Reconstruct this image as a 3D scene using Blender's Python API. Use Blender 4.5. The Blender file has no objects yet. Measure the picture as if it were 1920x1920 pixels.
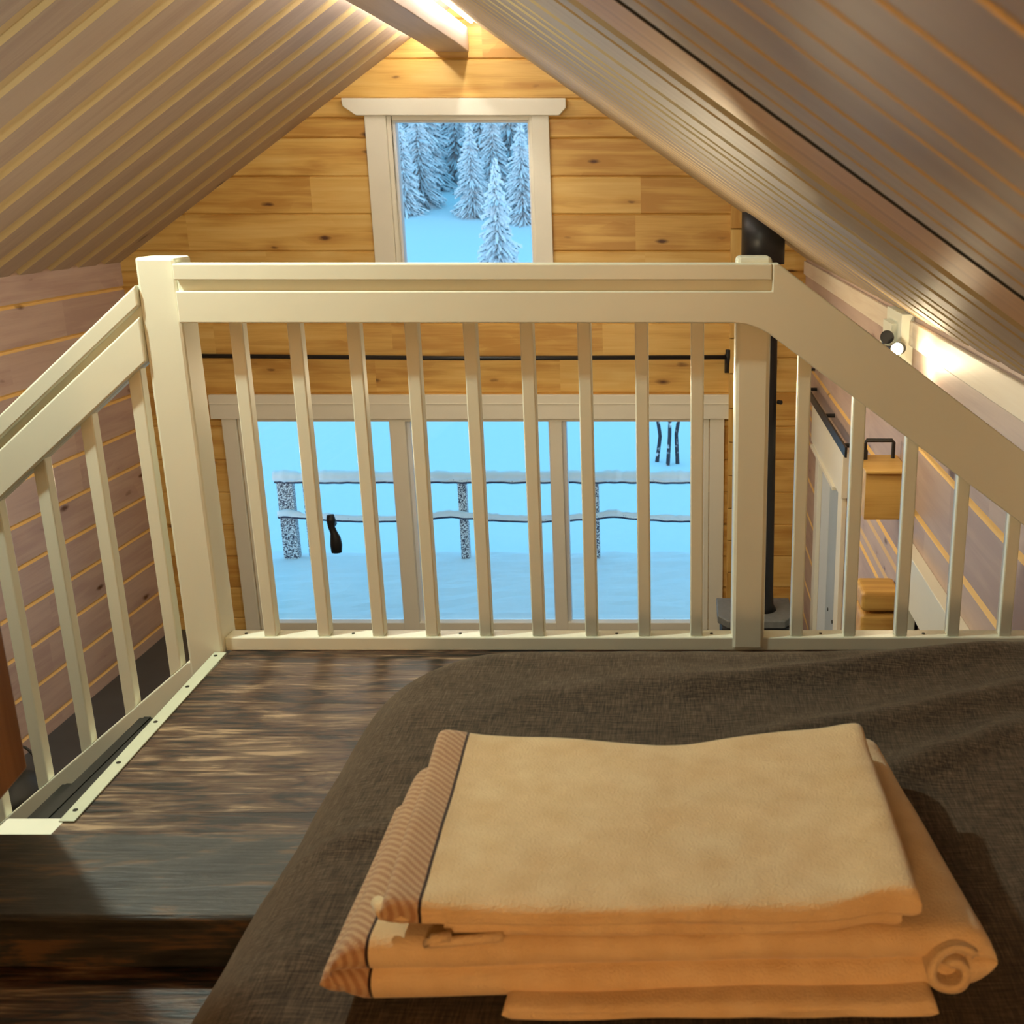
import bpy, bmesh, math, random
from mathutils import Vector, noise
R = random.Random(7)
S = bpy.context.scene
C = S.collection
PI = math.pi

# ------------------------------------------------------------------ camera
cam_d = bpy.data.cameras.new('camera'); cam = bpy.data.objects.new('camera', cam_d); C.objects.link(cam)
PITCH = math.atan(600/2060)
cam.location = (0, 0, 0); cam.rotation_euler = (PI/2 - PITCH, 0, 0)
cam_d.sensor_width = 12.98; cam_d.sensor_fit = 'HORIZONTAL'; cam_d.lens = 12.98*2060/1920
cam_d.shift_x = -320/1920; cam_d.clip_start = 0.02; cam_d.clip_end = 400
cam_d.dof.use_dof = True; cam_d.dof.focus_distance = 3.4; cam_d.dof.aperture_fstop = 3.5
S.camera = cam

# ------------------------------------------------------------------ world (winter dusk sky)
W = bpy.data.worlds.new('world'); S.world = W; W.use_nodes = True
nt = W.node_tree; nt.nodes.clear()
wo = nt.nodes.new('ShaderNodeOutputWorld'); wb = nt.nodes.new('ShaderNodeBackground')
tc = nt.nodes.new('ShaderNodeTexCoord'); sx = nt.nodes.new('ShaderNodeSeparateXYZ')
rmp = nt.nodes.new('ShaderNodeValToRGB')
rmp.color_ramp.elements[0].position = 0.0; rmp.color_ramp.elements[0].color = (1, 1, 1, 1)
rmp.color_ramp.elements[1].position = 0.5; rmp.color_ramp.elements[1].color = (.105, .46, .74, 1)
nt.links.new(tc.outputs['Generated'], sx.inputs[0]); nt.links.new(sx.outputs[2], rmp.inputs[0])
nt.links.new(rmp.outputs[0], wb.inputs[0]); wb.inputs[1].default_value = 1.9
nt.links.new(wb.outputs[0], wo.inputs[0])

# ------------------------------------------------------------------ exposure
S.view_settings.view_transform = 'Standard'; S.view_settings.look = 'None'
S.view_settings.gamma = 1; S.view_settings.use_curve_mapping = False
S.view_settings.exposure = 0.0

# ------------------------------------------------------------------ lamps of the room, plus added fill
def lamp(name, kind, loc, power, col, size=.05, rot=None, **k):
    d = bpy.data.lights.new(name, kind); d.energy = power; d.color = col
    if kind in ('POINT', 'SPOT'): d.shadow_soft_size = size
    if kind == 'AREA':
        d.shape = 'RECTANGLE'; d.size = k.pop('sx', size); d.size_y = k.pop('sy', size)
    for a, v in k.items(): setattr(d, a, v)
    o = bpy.data.objects.new(name, d); o.location = loc
    if rot: o.rotation_euler = rot
    C.objects.link(o); return o
WARM = (1, .62, .29); SOFT = (1, .80, .50); NEU = (.90, 1, .84)
lamp('stair_lamp_light', 'POINT', (-1.58, 2.12, .80), 100, NEU, .03)
lamp('bed_lamp_light', 'POINT', (-.10, -1.15, -.12), 46, WARM, .12)
lamp('room_fill_light', 'POINT', (-2.6, 5.2, -1.3), 24, SOFT, .08)  # added fill for the lower room, no fitting hangs here
lamp('room_fill_light.001', 'POINT', (-.6, 5.4, -.9), 46, SOFT, .08)  # second added fill, brightens the gable side, no fitting

# ------------------------------------------------------------------ mesh helpers
class MB:
    def __init__(s): s.v = []; s.f = []; s.uv = []; s.t = []; s.b = []; s.m = []
    def poly(s, pts, uvs=None, tone=.5, bare=0., mi=0):
        n = len(s.v); s.v += [tuple(p) for p in pts]; s.f.append(list(range(n, n+len(pts))))
        s.uv.append(uvs or [(p[0], p[2]) for p in pts]); s.t.append(tone); s.b.append(bare); s.m.append(mi)
    def box(s, x0, x1, y0, y1, z0, z1, grain='x', tone=None, bare=0., mi=0, off=None):
        t = R.random() if tone is None else tone
        o = R.random()*20 if off is None else off
        P = [(x0,y0,z0),(x1,y0,z0),(x1,y1,z0),(x0,y1,z0),(x0,y0,z1),(x1,y0,z1),(x1,y1,z1),(x0,y1,z1)]
        for q in ((0,3,2,1),(4,5,6,7),(0,1,5,4),(1,2,6,5),(2,3,7,6),(3,0,4,7)):
            pts = [P[i] for i in q]
            uv = []
            for p in pts:
                if grain == 'x': uv.append((p[0]+o, p[1]+p[2]+o))
                elif grain == 'y': uv.append((p[1]+o, p[0]+p[2]+o))
                else: uv.append((p[2]+o, p[0]+p[1]+o))
            s.poly(pts, uv, t, bare, mi)
    def prism(s, pts, axis, a0, a1, grain=None, tone=None, bare=0., mi=0):
        """pts: outline in the two remaining axes (x,y,z order), extruded along axis"""
        t = R.random() if tone is None else tone; o = R.random()*20
        def mk(p, a):
            if axis == 'x': return (a, p[0], p[1])
            if axis == 'y': return (p[0], a, p[1])
            return (p[0], p[1], a)
        def uv(p):
            g = grain or axis
            return {'x': (p[0]+o, p[1]+p[2]+o), 'y': (p[1]+o, p[0]+p[2]+o), 'z': (p[2]+o, p[0]+p[1]+o)}[g]
        A = [mk(p, a0) for p in pts]; B = [mk(p, a1) for p in pts]; n = len(pts)
        s.poly(A, [uv(p) for p in A], t, bare, mi); s.poly(B[::-1], [uv(p) for p in B[::-1]], t, bare, mi)
        for i in range(n):
            q = [A[i], B[i], B[(i+1) % n], A[(i+1) % n]]
            s.poly(q, [uv(p) for p in q], t, bare, mi)
    def tube(s, path, r, n=12, cap=True, mi=0, tone=.5):
        path = [Vector(p) for p in path]; rings = []
        rr = r if isinstance(r, (list, tuple)) else [r]*len(path)
        up = None
        for i, p in enumerate(path):
            d = (path[min(i+1, len(path)-1)] - path[max(i-1, 0)]).normalized()
            if up is None:
                up = Vector((0, 0, 1)) if abs(d.z) < .9 else Vector((1, 0, 0))
            a = d.cross(up).normalized(); b = a.cross(d).normalized(); up = b
            rings.append([p + (a*math.cos(2*PI*k/n) + b*math.sin(2*PI*k/n))*rr[i] for k in range(n)])
        base = len(s.v)
        for rg in rings: s.v += [tuple(q) for q in rg]
        def add(idx):
            s.f.append(idx); s.uv.append([(s.v[j][2], s.v[j][0]+s.v[j][1]) for j in idx]); s.t.append(tone); s.b.append(0); s.m.append(mi)
        for i in range(len(rings)-1):
            for k in range(n):
                k2 = (k+1) % n
                add([base+i*n+k, base+i*n+k2, base+(i+1)*n+k2, base+(i+1)*n+k])
        if cap:
            add([base+k for k in range(n)][::-1]); add([base+(len(rings)-1)*n+k for k in range(n)])
    def grid(s, rows, closed_u=False, closed_v=False, uvs=None, mi=0):
        nu = len(rows); nv = len(rows[0]); base = len(s.v)
        for r_ in rows: s.v += [tuple(p) for p in r_]
        for i in range(nu - (0 if closed_u else 1)):
            for j in range(nv - (0 if closed_v else 1)):
                i2 = (i+1) % nu; j2 = (j+1) % nv
                idx = [base+i*nv+j, base+i*nv+j2, base+i2*nv+j2, base+i2*nv+j]
                s.f.append(idx)
                if uvs: s.uv.append([uvs[i][j], uvs[i][j2], uvs[i2][j2], uvs[i2][j]])
                else: s.uv.append([(s.v[k][0], s.v[k][1]) for k in idx])
                s.t.append(.5); s.b.append(0); s.m.append(mi)
    def build(s, name, mats, parent=None, smooth=False, bevel=0, weld=True, seg=2):
        me = bpy.data.meshes.new(name); me.from_pydata(s.v, [], s.f)
        uvl = me.uv_layers.new(name='UVMap')
        k = 0
        for u in s.uv:
            for c in u: uvl.data[k].uv = c; k += 1
        ta = me.attributes.new('tone', 'FLOAT', 'FACE'); ba = me.attributes.new('bare', 'FLOAT', 'FACE')
        ta.data.foreach_set('value', s.t); ba.data.foreach_set('value', s.b)
        me.polygons.foreach_set('material_index', s.m)
        bm = bmesh.new(); bm.from_mesh(me)
        if weld: bmesh.ops.remove_doubles(bm, verts=bm.verts, dist=1e-5)
        bmesh.ops.recalc_face_normals(bm, faces=bm.faces); bm.to_mesh(me); bm.free()
        for m in (mats if isinstance(mats, (list, tuple)) else [mats]): me.materials.append(m)
        if smooth:
            me.polygons.foreach_set('use_smooth', [True]*len(me.polygons))
        o = bpy.data.objects.new(name, me); C.objects.link(o)
        if parent: o.parent = parent
        if bevel:
            b = o.modifiers.new('bevel', 'BEVEL'); b.width = bevel; b.segments = seg; b.limit_method = 'ANGLE'; b.angle_limit = math.radians(40)
            b.harden_normals = False
        return o
def tag(o, label=None, cat=None, group=None, kind=None):
    if label: o['label'] = label
    if cat: o['category'] = cat
    if group: o['group'] = group
    if kind: o['kind'] = kind
    return o
def empty(name, loc=(0, 0, 0)):
    o = bpy.data.objects.new(name, None); o.location = loc; C.objects.link(o); o.empty_display_size = .1; return o
def origin(root):
    """children were built in world coordinates: keep them there under a root at its base"""
    bpy.context.view_layer.update()
    for ch in root.children:
        ch.location = Vector(ch.location) - Vector(root.location)
    return root

# ------------------------------------------------------------------ materials
def newmat(name):
    m = bpy.data.materials.new(name); m.use_nodes = True
    n = m.node_tree.nodes; b = n['Principled BSDF']; return m, m.node_tree, b
def nd(t, typ, **k):
    n = t.nodes.new(typ)
    for a, v in k.items(): setattr(n, a, v)
    return n
def plain(name, col, rough=.5, metal=0, spec=.5, nbump=0, nscale=60, var=0):
    m, t, b = newmat(name); b.inputs['Base Color'].default_value = (*col, 1)
    b.inputs['Roughness'].default_value = rough; b.inputs['Metallic'].default_value = metal
    b.inputs['Specular IOR Level'].default_value = spec
    tcx = nd(t, 'ShaderNodeTexCoord')
    no = nd(t, 'ShaderNodeTexNoise'); no.inputs['Scale'].default_value = nscale; no.inputs['Detail'].default_value = 4
    t.links.new(tcx.outputs['Object'], no.inputs['Vector'])
    if nbump:
        bp = nd(t, 'ShaderNodeBump'); bp.inputs['Strength'].default_value = nbump; bp.inputs['Distance'].default_value = .004
        t.links.new(no.outputs[0], bp.inputs['Height']); t.links.new(bp.outputs[0], b.inputs['Normal'])
    if var:
        mx = nd(t, 'ShaderNodeMix', data_type='RGBA'); t.links.new(no.outputs[0], mx.inputs['Factor'])
        mx.inputs[6].default_value = (*[c*(1-var) for c in col], 1); mx.inputs[7].default_value = (*[min(1, c*(1+var)) for c in col], 1)
        t.links.new(mx.outputs[2], b.inputs['Base Color'])
    return m
def ramp(t, els):
    r = nd(t, 'ShaderNodeValToRGB'); cr = r.color_ramp
    while len(cr.elements) < len(els): cr.elements.new(.5)
    for e, (p, c) in zip(cr.elements, els): e.position = p; e.color = (*c, 1) if len(c) == 3 else c
    return r
def wood(name, light, mid, dark, knot=(.10, .035, .012), kn=.5, barecol=None, rough=.45, white=None, wamt=0, kscale=(1.7, 4.6), spec=.4, grainc=.28):
    m, t, b = newmat(name); L = t.links.new
    uv = nd(t, 'ShaderNodeUVMap'); uv.uv_map = 'UVMap'
    at = nd(t, 'ShaderNodeAttribute'); at.attribute_name = 'tone'
    ab = nd(t, 'ShaderNodeAttribute'); ab.attribute_name = 'bare'
    # knots first: they also bend the grain
    mk = nd(t, 'ShaderNodeMapping'); mk.inputs['Scale'].default_value = (*kscale, 1); L(uv.outputs[0], mk.inputs[0])
    vo = nd(t, 'ShaderNodeTexVoronoi'); vo.inputs['Scale'].default_value = 1; vo.inputs['Randomness'].default_value = 1
    nz = nd(t, 'ShaderNodeTexNoise'); nz.inputs['Scale'].default_value = 7; L(mk.outputs[0], nz.inputs['Vector'])
    ad = nd(t, 'ShaderNodeMixRGB', blend_type='LINEAR_LIGHT'); ad.inputs[0].default_value = .045
    L(mk.outputs[0], ad.inputs[1]); L(nz.outputs['Color'], ad.inputs[2]); L(ad.outputs[0], vo.inputs['Vector'])
    sp = nd(t, 'ShaderNodeSeparateColor'); L(vo.outputs['Color'], sp.inputs[0])
    gt = nd(t, 'ShaderNodeMath', operation='LESS_THAN'); L(sp.outputs[0], gt.inputs[0]); gt.inputs[1].default_value = kn
    sz = nd(t, 'ShaderNodeMath', operation='MULTIPLY_ADD'); L(sp.outputs[1], sz.inputs[0]); sz.inputs[1].default_value = .12; sz.inputs[2].default_value = .065
    dv = nd(t, 'ShaderNodeMath', operation='DIVIDE'); L(vo.outputs['Distance'], dv.inputs[0]); L(sz.outputs[0], dv.inputs[1])
    kr = ramp(t, [(0.35, (1, 1, 1)), (1.0, (0, 0, 0))]); L(dv.outputs[0], kr.inputs[0])
    km = nd(t, 'ShaderNodeMath', operation='MULTIPLY'); L(kr.outputs[0], km.inputs[0]); L(gt.outputs[0], km.inputs[1])
    hl = nd(t, 'ShaderNodeMapRange'); L(dv.outputs[0], hl.inputs[0]); hl.inputs[1].default_value = .6; hl.inputs[2].default_value = 4; hl.inputs[3].default_value = 1; hl.inputs[4].default_value = 0
    hm = nd(t, 'ShaderNodeMath', operation='MULTIPLY'); L(hl.outputs[0], hm.inputs[0]); L(gt.outputs[0], hm.inputs[1])
    # grain
    mp = nd(t, 'ShaderNodeMapping'); mp.inputs['Scale'].default_value = (1.0, 13, 1); L(uv.outputs[0], mp.inputs[0])
    n1 = nd(t, 'ShaderNodeTexNoise'); n1.inputs['Scale'].default_value = 1.3; n1.inputs['Detail'].default_value = 6; n1.inputs['Distortion'].default_value = .5
    L(mp.outputs[0], n1.inputs['Vector'])
    mp2 = nd(t, 'ShaderNodeMapping'); mp2.inputs['Scale'].default_value = (3, 110, 1); L(uv.outputs[0], mp2.inputs[0])
    n2 = nd(t, 'ShaderNodeTexNoise'); n2.inputs['Scale'].default_value = 1.; n2.inputs['Detail'].default_value = 3; L(mp2.outputs[0], n2.inputs['Vector'])
    m1 = nd(t, 'ShaderNodeMath', operation='MULTIPLY_ADD'); L(n2.outputs[0], m1.inputs[0]); m1.inputs[1].default_value = grainc; L(n1.outputs[0], m1.inputs[2])
    m2 = nd(t, 'ShaderNodeMath', operation='MULTIPLY_ADD'); L(at.outputs['Fac'], m2.inputs[0]); m2.inputs[1].default_value = .28; L(m1.outputs[0], m2.inputs[2])
    m3 = nd(t, 'ShaderNodeMath', operation='MULTIPLY_ADD'); L(hm.outputs[0], m3.inputs[0]); m3.inputs[1].default_value = .22; L(m2.outputs[0], m3.inputs[2])
    cr = ramp(t, [(.42, light), (.74, mid), (1.0, dark)]); L(m3.outputs[0], cr.inputs[0])
    col = cr.outputs[0]
    if white:
        wn = nd(t, 'ShaderNodeMix', data_type='RGBA'); wn.inputs['Factor'].default_value = wamt
        L(col, wn.inputs[6]); wn.inputs[7].default_value = (*white, 1)
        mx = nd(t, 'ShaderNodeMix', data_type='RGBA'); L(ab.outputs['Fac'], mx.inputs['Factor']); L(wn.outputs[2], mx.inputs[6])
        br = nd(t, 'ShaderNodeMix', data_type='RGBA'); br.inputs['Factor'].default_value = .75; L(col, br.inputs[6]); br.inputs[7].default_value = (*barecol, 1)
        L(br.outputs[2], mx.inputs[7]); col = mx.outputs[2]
    kx = nd(t, 'ShaderNodeMix', data_type='RGBA'); L(km.outputs[0], kx.inputs['Factor']); L(col, kx.inputs[6]); kx.inputs[7].default_value = (*knot, 1)
    L(kx.outputs[2], b.inputs['Base Color']); b.inputs['Roughness'].default_value = rough; b.inputs['Specular IOR Level'].default_value = spec
    bp = nd(t, 'ShaderNodeBump'); bp.inputs['Strength'].default_value = .12; bp.inputs['Distance'].default_value = .002
    L(m1.outputs[0], bp.inputs['Height']); L(bp.outputs[0], b.inputs['Normal'])
    return m
M = {}
M['pine'] = wood('honey_pine', (.78, .54, .19), (.69, .42, .115), (.52, .27, .06), kn=.8, kscale=(2.7, 7.5))
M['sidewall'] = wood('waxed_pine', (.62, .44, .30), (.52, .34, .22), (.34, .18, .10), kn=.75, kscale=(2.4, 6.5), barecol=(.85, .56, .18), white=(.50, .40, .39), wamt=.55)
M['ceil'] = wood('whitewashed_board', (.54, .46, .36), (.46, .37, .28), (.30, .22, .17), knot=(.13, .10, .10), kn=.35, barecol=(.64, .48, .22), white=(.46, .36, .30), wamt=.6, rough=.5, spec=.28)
M['orange'] = wood('orange_board', (.62, .33, .13), (.54, .26, .09), (.36, .16, .06), kn=.2)
M['beam'] = wood('limewashed_beam', (.60, .47, .38), (.50, .38, .31), (.36, .25, .2), kn=.3, barecol=(.6, .5, .4), white=(.55, .46, .42), wamt=.6)
M['paleboard'] = wood('pale_board', (.80, .66, .48), (.72, .55, .36), (.5, .3, .15), kn=.4, barecol=(.8, .6, .3), white=(.8, .74, .64), wamt=.5)
M['brown'] = wood('brown_board', (.40, .20, .07), (.32, .14, .045), (.2, .08, .025), kn=.2)
M['white'] = plain('white_paint', (.86, .87, .73), .32, spec=.45, var=.02, nscale=5)
M['cream'] = plain('cream_paint', (.80, .76, .64), .4, var=.03, nscale=6)
M['trimgrey'] = plain('grey_green_edging', (.58, .62, .48), .38, var=.04)
M['black'] = plain('black_metal', (.016, .015, .016), .42, spec=.4)
M['iron'] = plain('black_iron', (.02, .02, .022), .6, nbump=.2)
M['rubber_and_gap_shade'] = plain('dark_rubber_and_gap_shade', (.017, .018, .015), .55)
M['stone'] = plain('grey_soapstone', (.16, .165, .16), .6, nbump=.3, nscale=30, var=.35)
M['slab'] = plain('dark_slate', (.060, .066, .070), .38, var=.45, nscale=3)
M['screw'] = plain('dark_screw', (.03, .028, .02), .5, metal=.6)
M['doorgrey'] = plain('blue_grey_paint', (.45, .52, .58), .45, var=.03)
M['mattress'] = plain('mattress_cloth', (.7, .68, .62), .9)
M['bluetrim'] = plain('white_vinyl', (.78, .80, .84), .4)

# stained, brushed loft floor
def floor_mat(name, ramp_els, sc=(1.0, 1.0), rough=.42):
    m, t, b = newmat(name); L = t.links.new
    uv = nd(t, 'ShaderNodeUVMap'); uv.uv_map = 'UVMap'
    at = nd(t, 'ShaderNodeAttribute'); at.attribute_name = 'tone'
    def noi(scale, det, dist=0, s=1.):
        mp = nd(t, 'ShaderNodeMapping'); mp.inputs['Scale'].default_value = scale; L(uv.outputs[0], mp.inputs[0])
        n = nd(t, 'ShaderNodeTexNoise'); n.inputs['Scale'].default_value = s; n.inputs['Detail'].default_value = det; n.inputs['Distortion'].default_value = dist
        n.inputs['Roughness'].default_value = .6
        L(mp.outputs[0], n.inputs['Vector']); return n
    a = noi((4.5*sc[0], 60*sc[1], 1), 7, 1.3); bb = noi((5.5*sc[0], 22*sc[1], 1), 5, 1.2); c = noi((9, 150, 1), 3)
    x = nd(t, 'ShaderNodeMath', operation='MULTIPLY_ADD'); L(bb.outputs[0], x.inputs[0]); x.inputs[1].default_value = 1.0; L(a.outputs[0], x.inputs[2])
    y = nd(t, 'ShaderNodeMath', operation='MULTIPLY_ADD'); L(c.outputs[0], y.inputs[0]); y.inputs[1].default_value = .5; L(x.outputs[0], y.inputs[2])
    z = nd(t, 'ShaderNodeMath', operation='MULTIPLY_ADD'); L(at.outputs['Fac'], z.inputs[0]); z.inputs[1].default_value = .10; L(y.outputs[0], z.inputs[2])
    d = nd(t, 'ShaderNodeMath', operation='MULTIPLY'); L(z.outputs[0], d.inputs[0]); d.inputs[1].default_value = .42
    cr = ramp(t, ramp_els); L(d.outputs[0], cr.inputs[0]); L(cr.outputs[0], b.inputs['Base Color'])
    rr = nd(t, 'ShaderNodeMapRange'); L(a.outputs[0], rr.inputs[0]); rr.inputs[3].default_value = rough-.12; rr.inputs[4].default_value = rough+.2
    L(rr.outputs[0], b.inputs['Roughness'])
    bp = nd(t, 'ShaderNodeBump'); bp.inputs['Strength'].default_value = .5; bp.inputs['Distance'].default_value = .003
    L(y.outputs[0], bp.inputs['Height']); L(bp.outputs[0], b.inputs['Normal'])
    return m
M['floor'] = floor_mat('stained_floor', [(.44, (.006, .006, .006)), (.49, (.016, .016, .015)), (.52, (.060, .028, .016)), (.55, (.085, .048, .028)), (.59, (.13, .085, .052)), (.66, (.36, .25, .15))])
M['floorbeam'] = floor_mat('stained_beam', [(.42, (.006, .006, .006)), (.49, (.020, .021, .020)), (.56, (.038, .037, .032)), (.62, (.12, .07, .035))], (.8, .35), .45)

# linen bedspread
def linen():
    m, t, b = newmat('brown_grey_linen'); L = t.links.new
    tcx = nd(t, 'ShaderNodeTexCoord')
    outs = []
    for sc in ((30, 420, 200), (420, 30, 200)):
        mp = nd(t, 'ShaderNodeMapping'); mp.inputs['Scale'].default_value = sc; L(tcx.outputs['Object'], mp.inputs[0])
        n = nd(t, 'ShaderNodeTexNoise'); n.inputs['Scale'].default_value = 1; n.inputs['Detail'].default_value = 3; L(mp.outputs[0], n.inputs['Vector']); outs.append(n)
    a = nd(t, 'ShaderNodeMath', operation='ADD'); L(outs[0].outputs[0], a.inputs[0]); L(outs[1].outputs[0], a.inputs[1])
    h = nd(t, 'ShaderNodeMath', operation='MULTIPLY'); L(a.outputs[0], h.inputs[0]); h.inputs[1].default_value = .5
    cr = ramp(t, [(.36, (.018, .015, .012)), (.52, (.066, .048, .034)), (.70, (.15, .115, .08))]); L(h.outputs[0], cr.inputs[0])
    L(cr.outputs[0], b.inputs['Base Color']); b.inputs['Roughness'].default_value = .95; b.inputs['Specular IOR Level'].default_value = .15
    b.inputs['Sheen Weight'].default_value = .25; b.inputs['Sheen Tint'].default_value = (.8, .7, .55, 1)
    bp = nd(t, 'ShaderNodeBump'); bp.inputs['Strength'].default_value = .5; bp.inputs['Distance'].default_value = .003
    L(h.outputs[0], bp.inputs['Height']); L(bp.outputs[0], b.inputs['Normal'])
    return m
M['linen'] = linen()
def terry():
    m, t, b = newmat('cream_terry'); L = t.links.new
    tcx = nd(t, 'ShaderNodeTexCoord'); uv = nd(t, 'ShaderNodeUVMap'); uv.uv_map = 'UVMap'
    s2 = nd(t, 'ShaderNodeSeparateXYZ'); L(uv.outputs[0], s2.inputs[0])
    n = nd(t, 'ShaderNodeTexNoise'); n.inputs['Scale'].default_value = 330; n.inputs['Detail'].default_value = 3; L(tcx.outputs['Object'], n.inputs['Vector'])
    n2 = nd(t, 'ShaderNodeTexNoise'); n2.inputs['Scale'].default_value = 22; n2.inputs['Detail'].default_value = 3; L(tcx.outputs['Object'], n2.inputs['Vector'])
    cr = ramp(t, [(.3, (.72, .52, .28)), (.7, (.82, .64, .38))]); L(n2.outputs[0], cr.inputs[0])
    # ribbed woven border, then a dark line
    wv = nd(t, 'ShaderNodeTexWave', bands_direction='DIAGONAL'); wv.inputs['Scale'].default_value = 55; wv.inputs['Distortion'].default_value = 1.2
    L(uv.outputs[0], wv.inputs['Vector'])
    rb = ramp(t, [(.2, (.40, .225, .125)), (.8, (.54, .36, .21))]); L(wv.outputs[0], rb.inputs[0])
    lt = nd(t, 'ShaderNodeMath', operation='LESS_THAN'); L(s2.outputs[0], lt.inputs[0]); lt.inputs[1].default_value = .040
    l2 = nd(t, 'ShaderNodeMath', operation='LESS_THAN'); L(s2.outputs[0], l2.inputs[0]); l2.inputs[1].default_value = .0435
    x1 = nd(t, 'ShaderNodeMix', data_type='RGBA'); L(l2.outputs[0], x1.inputs['Factor']); L(cr.outputs[0], x1.inputs[6]); x1.inputs[7].default_value = (.035, .018, .015, 1)
    x2 = nd(t, 'ShaderNodeMix', data_type='RGBA'); L(lt.outputs[0], x2.inputs['Factor']); L(x1.outputs[2], x2.inputs[6]); L(rb.outputs[0], x2.inputs[7])
    L(x2.outputs[2], b.inputs['Base Color']); b.inputs['Roughness'].default_value = 1; b.inputs['Specular IOR Level'].default_value = .1
    b.inputs['Sheen Weight'].default_value = .3
    bp = nd(t, 'ShaderNodeBump'); bp.inputs['Strength'].default_value = .6; bp.inputs['Distance'].default_value = .003
    L(n.outputs[0], bp.inputs['Height']); L(bp.outputs[0], b.inputs['Normal'])
    return m
M['terry'] = terry()
def glass():
    m = bpy.data.materials.new('window_glass'); m.use_nodes = True; t = m.node_tree; t.nodes.clear()
    o = nd(t, 'ShaderNodeOutputMaterial'); tr = nd(t, 'ShaderNodeBsdfTransparent'); gl = nd(t, 'ShaderNodeBsdfGlossy'); gl.inputs['Roughness'].default_value = .01
    mx = nd(t, 'ShaderNodeMixShader'); fr = nd(t, 'ShaderNodeFresnel'); fr.inputs[0].default_value = 1.5
    t.links.new(fr.outputs[0], mx.inputs[0]); t.links.new(tr.outputs[0], mx.inputs[1]); t.links.new(gl.outputs[0], mx.inputs[2]); t.links.new(mx.outputs[0], o.inputs[0]); return m
M['glass'] = glass()
def emit(name, col, s):
    m = bpy.data.materials.new(name); m.use_nodes = True; t = m.node_tree; t.nodes.clear()
    o = nd(t, 'ShaderNodeOutputMaterial'); e = nd(t, 'ShaderNodeEmission'); e.inputs[0].default_value = (*col, 1); e.inputs[1].default_value = s
    t.links.new(e.outputs[0], o.inputs[0]); return m
M['led'] = emit('led_strip_light', (1, .97, .86), 72)
M['bulb'] = emit('warm_bulb', (1, .80, .45), 60)
M['snow'] = plain('snow', (.86, .90, .94), .8, nbump=.5, nscale=14, var=.04)
def snowy(name, dark, thr, sc=6):
    m, t, b = newmat(name); L = t.links.new
    g = nd(t, 'ShaderNodeNewGeometry'); s3 = nd(t, 'ShaderNodeSeparateXYZ'); L(g.outputs['Normal'], s3.inputs[0])
    tcx = nd(t, 'ShaderNodeTexCoord'); n = nd(t, 'ShaderNodeTexNoise'); n.inputs['Scale'].default_value = sc; n.inputs['Detail'].default_value = 5; L(tcx.outputs['Object'], n.inputs['Vector'])
    a = nd(t, 'ShaderNodeMath', operation='MULTIPLY_ADD'); L(n.outputs[0], a.inputs[0]); a.inputs[1].default_value = 2.2; L(s3.outputs[2], a.inputs[2])
    r = ramp(t, [(0, dark), (1, (.88, .92, .96))])
    mr = nd(t, 'ShaderNodeMapRange'); L(a.outputs[0], mr.inputs[0]); mr.inputs[1].default_value = thr-.15; mr.inputs[2].default_value = thr+.15
    L(mr.outputs[0], r.inputs[0]); L(r.outputs[0], b.inputs['Base Color']); b.inputs['Roughness'].default_value = .85
    return m
M['snowspruce'] = snowy('snowy_spruce', (.06, .15, .21), .50, 8)
M['snowwood'] = snowy('snow_dusted_wood', (.025, .03, .07), 1.12, 85)
M['bark'] = snowy('dark_bark', (.05, .045, .06), 1.35, 9)

# ------------------------------------------------------------------ key dimensions
YG = 8.2; XL = -4.10; XR = .90; XRG = -1.58; ZR = 1.225; T = .682
ZF = -1.064; ZM = -3.37; YB = -1.6
def rz(x): return ZR - T*abs(x - XRG)
SEAM0 = -.413; LH = .26

# ------------------------------------------------------------------ gable wall with openings
def logrow(mb, z0, z1, spans, y, sign=-1, th=.16, cut=True):
    """logs running in x; spans list of (xa, xb)"""
    bz = .009; bd = .012
    for xa, xb in spans:
        segs = [xa]
        x = xa + R.uniform(.5, 2.2)
        while x < xb - .4: segs.append(x); x += R.uniform(.9, 2.6)
        segs.append(xb)
        for a, b in zip(segs[:-1], segs[1:]):
            tone = R.random(); o = R.random()*30
            z = [z0, z0+bz, z1-bz, z1]; d = [bd, 0, 0, bd]
            for k in range(3):
                q = [(a, y+d[k], z[k]), (b, y+d[k], z[k]), (b, y+d[k+1], z[k+1]), (a, y+d[k+1], z[k+1])]
                mb.poly(q, [(p[0]+o, p[2]+o) for p in q], tone, 0)
        mb.box(xa, xb, y+bd, y+th, z0, z1, 'x', .5)
mb = MB()
WX0, WX1, WZ0, WZ1 = -2.09, -1.05, -.56, .50       # upper window opening
DX0, DX1, DZ1 = -3.36, .18, -1.66                   # terrace opening
k = -12
while True:
    z0 = SEAM0 + LH*k; z1 = z0 + LH; k += 1
    if z1 < ZM: continue
    if z0 > ZR: break
    ins = min(z0, z1)
    def half(z): return max(0.02, (ZR + .10 - z)/T)
    xa = max(XL-.1, XRG - half(z0)); xb = min(XR+.1, XRG + half(z0))
    cuts = sorted(set([z0, z1] + [c for c in (WZ0, WZ1, DZ1) if z0 < c < z1]))
    for c0, c1 in zip(cuts[:-1], cuts[1:]):
        mid = (c0+c1)/2; sp = [(xa, xb)]
        if WZ0 < mid < WZ1: sp = [(xa, WX0), (WX1, xb)]
        if mid < DZ1: sp = [(xa, DX0), (DX1, xb)]
        logrow(mb, c0, c1, sp, YG)
tag(mb.build('wall_back', M['pine']), kind='structure')
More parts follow.
